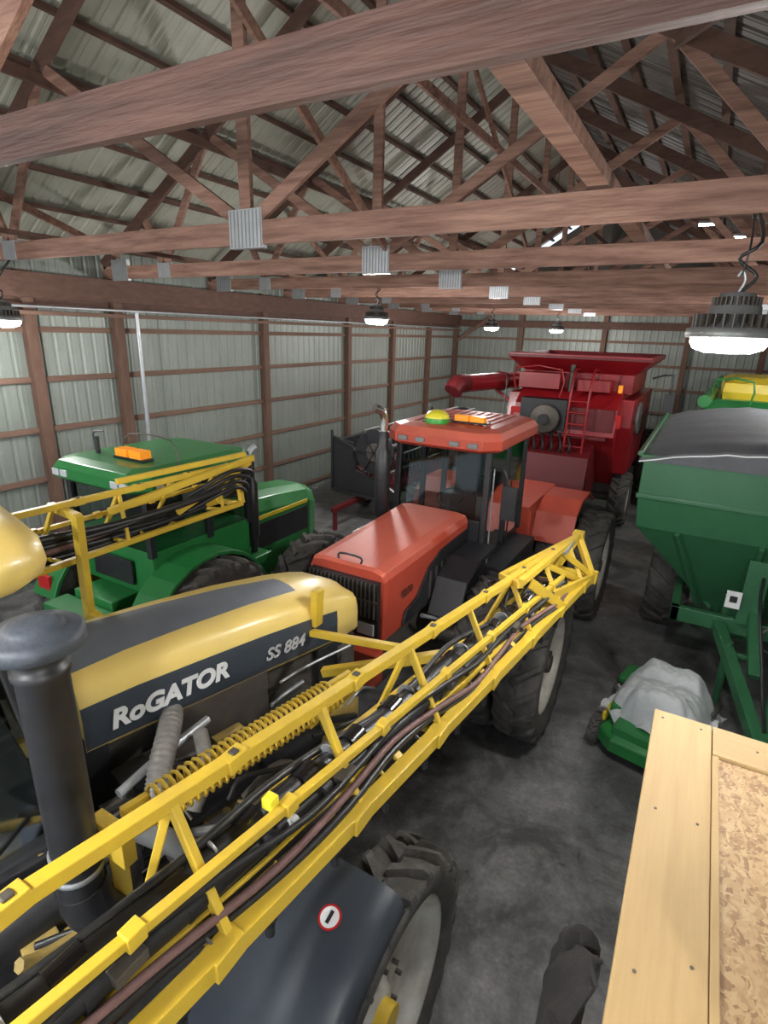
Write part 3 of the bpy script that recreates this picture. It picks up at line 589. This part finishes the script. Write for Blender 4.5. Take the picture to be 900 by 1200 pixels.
def gcombine():
    XC=1.15; g=group('green_combine_harvester',(XC,16.5,0))
    b=B('body',g); b.prism([(14.4,1.8),(15.0,1.0),(19.5,1.0),(19.5,3.1),(14.9,3.15),(14.4,2.8)],'x',XC-1.1,XC+1.1,'green')
    b.bx(XC-.9,XC+.9,19.5,20.8,1.6,3.4,'green'); b.bx(XC-.95,XC+.95,14.6,19.3,.8,1.1,'grime'); b.done(.04)
    b=B('grain_tank',g); b.rings([[V((XC+x*s_,16.6+y*s_,z)) for x,y in((-.8,-1.3),(.95,-1.3),(.95,1.6),(-.8,1.6))] for z,s_ in((3.1,1.0),(3.3,1.03),(3.5,1.0),(3.62,.7))],'jdyel',True,False)
    b.path([(XC-1.0,14.5,3.1),(XC-1.0,14.4,3.6),(XC-.3,14.3,3.6),(XC-.3,14.3,3.1)],.022,'green',8,2)
    b.cyl((XC-1.0,16.5,3.2),(XC-1.15,13.6,3.2),.13,'green',seg=20); b.done(.03)
    for s in(-1,1):
        b=B('wheel',g); b.tire((XC+s*.95,15.1,.66),.66,.38,.36,s,rim='jdyel',hub='jdyel',lugs=18); b.done()
        b=B('wheel',g); b.tire((XC+s*1.05,18.8,.95),.95,.5,.48,s,rim='jdyel',hub='jdyel',lugs=18); b.done()
gcombine()
def header():
    g=group('combine_header',(-6.6,13,0)); b=B('frame',g)
    b.bx(-7.6,-7.5,10.9,16.5,.75,1.9,'black'); b.bx(-7.5,-6.2,10.95,16.5,.7,.78,'creddk')
    for y in(10.85,16.45):
        b.prism([(-7.6,.65),(-6.0,.6),(-5.6,.72),(-6.0,.95),(-6.9,1.25),(-7.0,1.9),(-7.6,2.0)],'y',y,y+.08,'black')
        b.beam((-7.4,y-.02,1.95),(-6.3,y-.02,1.55),.05,.06,'black'); b.beam((-7.55,y-.03,.7),(-7.55,y-.03,2.15),.05,.06,'black'); b.beam((-6.1,y-.03,.62),(-7.55,y-.03,.7),.05,.07,'black')
    b.bx(-7.3,-6.3,11.4,11.5,.45,.7,'black'); b.beam((-6.9,9.9,.5),(-6.9,16.5,.5),.1,.12,'creddk'); b.bx(-7.35,-6.35,12.0,12.1,.4,.6,'creddk'); b.bx(-7.35,-6.35,15.4,15.5,.4,.6,'creddk')
    b.beam((-5.75,10.9,.75),(-5.75,16.4,.75),.25,.04,'gauge')
    b.done(.01)
    b=B('reel',g); c=V((-6.35,0,1.75)); b.cyl((c.x,11.0,c.z),(c.x,16.3,c.z),.07,'darksteel')
    for y in(10.78,12.7,14.4,16.2):
        b.lathe((c.x,y,c.z),(0,1,0),[(0,.50),(.03,.52),(.05,.50)],'black',28)
        b.lathe((c.x,y-.03,c.z),(0,1,0),[(0,.20),(.03,.22)],'darksteel',20)
        for i in range(6):
            a=2*pi*i/6; b.beam((c.x,y-.02,c.z),(c.x+math.cos(a)*.56,y-.02,c.z+math.sin(a)*.56),.03,.05,'black',up=(0,1,0))
    for i in range(6):
        a=2*pi*i/6; q=V((math.cos(a)*.56,0,math.sin(a)*.56)); b.cyl(c+q+V((0,10.8,0)),c+q+V((0,16.3,0)),.03,'gauge',seg=8)
        for k in range(26): b.beam(c+q+V((0,11+k*.2,0)),c+q+V((0.02,11+k*.2,-.2)),.012,.012,'steel')
    b.done()
    b=B('feed_auger',g); b.cyl((-7.0,11.0,1.1),(-7.0,16.4,1.1),.2,'creddk'); b.done()
    for x in(-7.35,-6.35):
        for y in(12.05,15.45): b=B('wheel',g); b.tire((x,y,.34),.34,.2,.19,1 if x>-7 else -1,rim='white',hub='cred',lugs=22); b.done()
    b=B('jack_stand',g); b.beam((-6.9,10.0,.5),(-6.9,10.0,.0),.08,.08,'creddk'); b.done()
header()
# ---------------------------------------------------------------- green tractor
def green_tractor():
    XC=-5.75; g=group('green_tractor',(XC,4.6,0)); 
    b=B('hood',g)
    prof=[(-.42,1.2),(.42,1.2),(.43,1.8),(.36,1.98),(.2,2.05),(-.2,2.05),(-.36,1.98),(-.43,1.8)]
    b.rings([[V((XC+x*s,y,z+zo)) for x,z in prof] for y,zo,s in((5.3,.1,1.05),(6.2,.03,1.0),(7.0,-.06,.96),(7.2,-.14,.85))],'green',True,False)
    for s in(-1,1): b.bx(XC+s*.44,XC+s*.452,5.5,6.9,1.74,1.80,'jdyel'); b.prism([(5.5,1.3),(6.9,1.3),(6.9,1.68),(5.5,1.68)],'x',XC+s*.42,XC+s*.447,'black')
    b.done(.03)
    b=B('cab',g); f,bk,W=3.75,5.3,.68
    b.bx(XC-W,XC+W,f,bk,1.4,1.95,'green')
    for x in(-W,W):
        for y in(f,4.6,bk): b.beam((XC+x,y,1.9),(XC+x,y,2.75),.08,.08,'black')
    rp=[(-.80,3.75),(-.64,3.55),(.64,3.55),(.80,3.75),(.80,5.2),(.6,5.42),(-.6,5.42),(-.8,5.2)]
    b.rings([[V((XC+x*s_,4.5+(y-4.5)*s_,z)) for x,y in rp] for z,s_ in((2.66,.94),(2.70,1.0),(2.82,1.0),(2.89,.95),(2.92,.8))],'green',True,False)
    b.bx(XC-.25,XC+.25,4.1,4.6,1.95,2.3,'black'); b.bx(XC-.25,XC+.25,4.0,4.12,2.25,2.65,'black')
    for x in(-.6,-.45,.45,.6): b.bx(XC+x-.06,XC+x+.06,3.535,3.57,2.72,2.80,'lens')
    for y in(3.85,3.98): b.bx(XC+.795,XC+.81,y-.05,y+.05,2.72,2.80,'lens')
    b.bx(XC+.79,XC+.815,4.2,4.32,2.72,2.78,'redlens')
    b.bx(XC-.35,XC+.35,3.70,3.73,1.5,1.8,'black')
    b.done(.02)
    b=B('cab_glass',g)
    for y in(f,bk): b.raw([(XC-W,y,1.95),(XC+W,y,1.95),(XC+W,y,2.7),(XC-W,y,2.7)],[(0,1,2,3)],'glass')
    for s in(-1,1): b.raw([(XC+s*W,f,1.95),(XC+s*W,bk,1.95),(XC+s*W,bk,2.7),(XC+s*W,f,2.7)],[(0,1,2,3)],'glass')
    b.done()
    b=B('light_bar',g); b.bx(XC-.1,XC+.42,3.95,4.1,2.92,2.95,'black'); b.bx(XC-.06,XC+.14,3.95,4.1,2.95,3.04,'amber'); b.bx(XC+.18,XC+.38,3.95,4.1,2.95,3.04,'amber')
    b.path([(XC-.45,4.0,2.91),(XC-.5,4.0,3.15),(XC-.3,4.0,3.2)],.01,'black',6); b.path([(XC-.3,4.2,2.91),(XC-.1,4.2,3.16),(XC+.6,4.2,3.16),(XC+.7,4.2,2.91)],.01,'darksteel',6,3)
    b.cyl((XC-.45,4.0,2.91),(XC-.45,4.0,3.12),.03,'black',seg=10)
    b.done(.006)
    b=B('fenders',g)
    for s in(-1,1):
        R=[]
        for i in range(12):
            a=math.radians(20+i*13); y=4.25+math.cos(a)*.98; z=.9+math.sin(a)*.98; y2=4.25+math.cos(a)*.93; z2=.9+math.sin(a)*.93
            R.append([V((XC+s*.66,y,z)),V((XC+s*1.1,y,z)),V((XC+s*1.1,y2,z2)),V((XC+s*.66,y2,z2))])
        b.rings(R,'green',True,False)
        b.bx(XC+s*.9-.12,XC+s*.9+.12,3.35,3.40,1.2,1.45,'redlens')
    b.done(.01)
    b=B('chassis',g); b.bx(XC-.35,XC+.35,3.4,7.1,.7,1.4,'green'); b.cyl((XC-1.2,4.25,.9),(XC+1.2,4.25,.9),.14,'green'); b.cyl((XC-.95,6.6,.65),(XC+.95,6.6,.65),.1,'green')
    b.bx(XC-.5,XC+.5,3.1,3.4,.8,1.3,'green'); b.bx(XC+.45,XC+.8,4.9,5.6,.8,1.4,'green')
    for s in(-1,1): b.beam((XC+s*.4,3.3,.75),(XC+s*.35,2.7,.6),.08,.1,'green'); b.beam((XC+s*.3,3.3,1.25),(XC+s*.45,2.75,.65),.05,.05,'green')
    b.done(.015)
    b=B('exhaust_stack',g); b.lathe((XC+.62,5.45,0),(0,0,1),[(1.3,.05),(1.6,.05),(1.65,.08),(2.4,.08),(2.45,.045),(2.75,.045)],'black',20)
    b.path([(XC+.62,5.45,2.7),(XC+.62,5.45,2.82),(XC+.66,5.52,2.9)],.05,'steel',12,5); b.done()
    for s in(-1,1):
        b=B('wheel_rear',g); b.tire((XC+s*1.02,4.25,.9),.9,.5,.5,s,rim='jdyel',hub='jdyel',lugs=20); b.done()
        b=B('wheel_front',g); b.tire((XC+s*.9,6.6,.65),.65,.38,.36,s,rim='jdyel',hub='jdyel',lugs=18); b.done()
green_tractor()
# ---------------------------------------------------------------- grain cart
def cart():
    x0,x1,y0,y1=-.52,2.3,7.45,12.0; g=group('grain_cart',((x0+x1)/2,9.7,0))
    b=B('hopper',g)
    def rg(a,b_,c,d,z): return [V((a,c,z)),V((b_,c,z)),V((b_,d,z)),V((a,d,z))]
    b.rings([rg(.6,1.2,8.5,11,.75),rg(x0+.03,x1-.03,7.55,11.9,2.1),rg(x0,x1,y0,y1,2.55),rg(x0,x1,y0,y1,3.05)],'cgreen',True,False)
    b.bx(x0-.03,x1+.03,y0-.03,y0+.04,2.98,3.06,'cgreen'); b.bx(x0-.03,x0+.04,y0,y1,2.98,3.06,'cgreen'); b.bx(x0-.02,x1+.02,y0-.02,y0+.03,2.5,2.56,'cgreen')
    for x in(.0,.9,1.8): b.beam((x*.5+.45,8.4,.8),(x,7.52,2.1),.06,.08,'cgreen'); 
    for y in(8.4,9.4,10.4,11.3): b.beam((x0,y,2.1),(.58,y,.85),.06,.06,'cgreen'); b.bx(x0-.03,x0,y-.03,y+.03,2.1,3.0,'cgreen')
    b.bx(.70,1.15,8.1,8.5,.6,1.2,'cgreen')
    b.done(.012)
    b=B('roll_tarp',g); R=[]
    for j in range(24):
        y=y0-.04+(y1-y0+.08)*j/23; row=[]
        for i in range(17):
            t=i/16; x=x0-.05+(x1-x0+.1)*t; z=3.05+.25*math.sin(pi*t)**.8*(1-.08*math.cos(j*1.6))+(.0 if 0<j<23 else -.05)
            row.append(V((x,y,z-.02*abs(math.sin(i*1.3+j*.3)))))
        R.append(row)
    b.rings(R,'tarp',False,True,closed=False)
    b.raw([R[0][i] for i in range(17)]+[V((x1+.03,y0-.05,2.98)),V((x0-.03,y0-.05,2.98))],[tuple(range(19))],'tarp')
    b.cyl((x0-.05,y0,3.06),(x0-.05,y1,3.06),.03,'cgreen',seg=10); 
    b.path([R[0][i]+V((0,-.01,-.03)) for i in range(17)],.01,'white',6,1)
    b.done()
    b=B('running_gear',g)
    b.bx(.1,.2,7.7,11.8,.85,1.05,'cgreen'); b.bx(1.6,1.7,7.7,11.8,.85,1.05,'cgreen'); b.cyl((-.2,9.6,.85),(2.0,9.6,.85),.1,'cgreen')
    b.bx(.1,1.7,7.7,7.8,.85,1.05,'cgreen')
    for s in(-1,1): b.beam((1.02+s*.38,7.8,.95),(1.12,5.75,.5),.12,.16,'cgreen')
    b.beam((.95,8.3,1.6),(1.05,6.9,.75),.12,.1,'cgreen'); b.bx(.82,1.06,7.6,7.75,1.05,1.9,'cgreen')
    b.cyl((.78,7.25,.1),(.78,7.25,.95),.045,'cgreen'); b.cyl((.78,7.25,0.0),(.78,7.25,.1),.09,'darksteel'); b.beam((.78,7.25,.8),(1.0,7.25,.8),.06,.06,'cgreen')
    b.lathe((1.25,7.35,1.05),(0,-1,.1),[(0,.17),(.015,.19),(.03,.17)],'darksteel',24,cap=False)
    b.path([(1.0,7.6,1.7),(.98,7.2,1.5),(1.1,6.6,.85),(1.12,6.0,.65)],.02,'hose',8,5)
    b.done(.01)
    b=B('placard',g); b.bx(.66,.82,7.50,7.52,1.28,1.5,'white'); b.bx(.70,.78,7.49,7.5,1.36,1.44,'black'); b.done()
    for x,s in((.02,-1),(1.9,1)):
        b=B('wheel',g); b.tire((x,9.55,.86),.86,.6,.42,s,rim='rim',hub='cgreen',lugs=20); b.done()
cart()
# ---------------------------------------------------------------- mower
def mower():
    c=V((.17,6.13,0)); g=group('riding_lawn_mower',c); T=Matrix.Translation(c)@Matrix.Rotation(math.radians(-12),4,'Z')
    b=B('mower_body',g,T)
    b.rings([[V((x*s_,y*s_-.02,z)) for x,y in((-.46,-.48),(-.28,-.62),(.25,-.62),(.42,-.48),(.42,.05),(-.46,.05))] for z,s_ in((.13,1.0),(.28,1.0),(.33,.85))],'green',True,False)
    b.bx(-.42,.42,-.35,.56,.30,.52,'green'); b.bx(-.52,-.34,.15,.52,.5,.58,'green'); b.bx(-.2,.2,0,.4,.5,.62,'jdyel'); b.bx(-.2,.2,.26,.36,.6,.80,'jdyel')
    b.bx(-.30,.25,-.58,-.35,.30,.42,'green'); b.bx(-.46,-.42,-.45,.1,.32,.44,'jdyel')
    b.done(.03)
    b=B('wheels',g,T)
    for x,y,r_,w_ in((-.46,.34,.26,.20),(.40,.34,.26,.22),(-.50,-.42,.18,.12),(.36,-.48,.17,.14)):
        b.tire((x,y,r_),r_,w_,r_*.5,-1 if x<0 else 1,rim='jdyel',hub='jdyel',lugs=16)
    b.done()
    b=B('dust_cover',g,T); N=62; R=[]
    for j in range(N):
        row=[]
        for i in range(N):
            u=-1+2*i/(N-1); v=-1+2*j/(N-1)
            x=u*.57+.03; y=v*.53+.06
            def bump(cx,cy,sx,sy,h,pw=6): 
                d=(abs((x-cx)/sx)**pw+abs((y-cy)/sy)**pw); return h*math.exp(-d)
            h=max(bump(.02,.06,.53,.48,.76),bump(.02,.26,.44,.20,.86),bump(.02,-.22,.38,.2,.82))
            m_=max(abs(u),abs(v)); hem=.40+.06*math.sin(u*7+v*5)+.04*math.sin(v*13-u*9)
            z=max(h,hem)+noise.noise(V((x*4.5,y*4.5,1.3)))*.05+abs(noise.noise(V((x*9,y*9,4.1))))*.04
            k=max(0,(m_-.82)/.18); z=z*(1-k)+min(z,hem)*k
            pull=1-.05*k*(1+.6*math.sin(u*11+v*14)); row.append(V((x*pull+noise.noise(V((x*5,y*5,9)))*.025,(y-.06)*pull+.06+noise.noise(V((x*5,y*5,19)))*.025,z)))
        R.append(row)
    b.rings(R,'cloth',False,True,closed=False); b.done()
mower()
# ---------------------------------------------------------------- platform
def platform():
    g=group('wooden_platform',(.7,1.5,0)); zt=2.6
    b=B('side_board',g); b.bx(.06,.315,-.4,2.80,zt-.04,zt,'pine'); b.done(.004)
    b=B('end_board',g); b.bx(.32,1.6,2.58,2.80,zt-.04,zt,'pine2'); b.done(.004)
    b=B('inner_trim',g); b.bx(.318,.345,-.4,2.575,zt-.04,zt-.002,'pine'); b.done(.003)
    b=B('deck_sheet',g); b.bx(.346,1.6,-.4,2.575,zt-.045,zt-.015,'osb'); b.done()
    b=B('joists_and_posts',g)
    for x in(.10,.8,1.5): b.bx(x,x+.04,-.4,2.78,zt-.22,zt-.045,'pine')
    b.bx(.07,1.6,2.74,2.78,zt-.22,zt-.045,'pine2')
    for x in(.14,1.5):
        for y in(-.3,2.66): b.bx(x,x+.09,y,y+.09,0,zt-.05,'pine2')
    b.done(.003)
    b=B('screws',g)
    for x,y in((.1,2.74),(.27,2.74),(.12,2.1),(.27,2.1),(.12,1.4),(.27,1.5),(.5,2.7),(.7,2.64)): b.cyl((x,y,zt),(x,y,zt+.002),.006,'darksteel',seg=8)
    b.done()
    # work jacket hung by its collar from the platform edge: collar, shoulders, body, two sleeves
    b=B('hanging_jacket',g); N=64; R=[]
    for t,rx,ry in((0,.012,.05),(.04,.03,.07),(.09,.035,.11),(.16,.045,.17),(.24,.055,.19),(.4,.06,.18),(.6,.062,.18),(.8,.066,.19),(1.0,.07,.20)):
        row=[]
        for i in range(N):
            a=2*pi*i/N; am=min(1,t*4)
            f=1+am*(.13*math.sin(a*3+t*1.6)+.12*math.sin(a*7-t*2.5)+.05*math.sin(a*13+t*5))
            row.append(V((.02-.07*min(1,t*6)-.02*t+math.cos(a)*rx*f,1.34+math.sin(a)*ry*f,2.60-t*.80+.02*am*math.sin(a*5))))
        R.append(row)
    b.rings(R,'fabric',True,True)
    for s in(-1,1): b.path([(-.03,1.34+s*.13,2.50),(-.06,1.34+s*.20,2.38),(-.09,1.34+s*.22,2.15),(-.08,1.34+s*.19,1.92)],lambda t:.058-.016*t+.004*math.sin(t*30),'fabric',14,8)
    b.path([(.03,1.30,2.595),(-.0,1.34,2.63),(.03,1.38,2.595)],.008,'fabric',6,4)
    b.done()
    g3=group('plastic_bucket',(.62,1.22,zt-.015)); b=B('pail',g3)
    b.lathe((.62,1.22,zt-.015),(0,0,1),[(0,.12),(.01,.13),(.34,.15),(.34,.158),(.37,.158),(.37,.148),(.03,.125),(.03,.001)],'bucket',36,cap=False)
    b.path([(.62,1.06,zt+.33),(.56,1.12,zt+.42),(.54,1.22,zt+.45),(.56,1.32,zt+.42),(.62,1.38,zt+.33)],.005,'steel',6,4); b.done()
platform()
# ---------------------------------------------------------------- camera, world
C=4.4; F=650.0
yaw=math.radians(29.3); p=math.radians(18.0); r=math.radians(1.7)
fwd=V((-math.sin(yaw)*math.cos(p), math.cos(yaw)*math.cos(p), -math.sin(p)))
rt0=V((math.cos(yaw),math.sin(yaw),0)); up0=rt0.cross(fwd)
rt=rt0*math.cos(r)+up0*math.sin(r); up=up0*math.cos(r)-rt0*math.sin(r)
cd=bpy.data.cameras.new('camera'); co=bpy.data.objects.new('camera',cd); bpy.context.collection.objects.link(co)
mt=Matrix((rt,up,-fwd)).transposed().to_4x4(); mt.translation=V((0,0,C)); co.matrix_world=mt
cd.sensor_fit='VERTICAL'; cd.sensor_height=36; cd.lens=F/1200*36; cd.clip_start=.02
scn.camera=co
w=bpy.data.worlds.new('world'); scn.world=w; w.use_nodes=True; bg=w.node_tree.nodes['Background']; bg.inputs[0].default_value=(.80,.89,1,1); bg.inputs[1].default_value=1.5
scn.view_settings.view_transform='Standard'
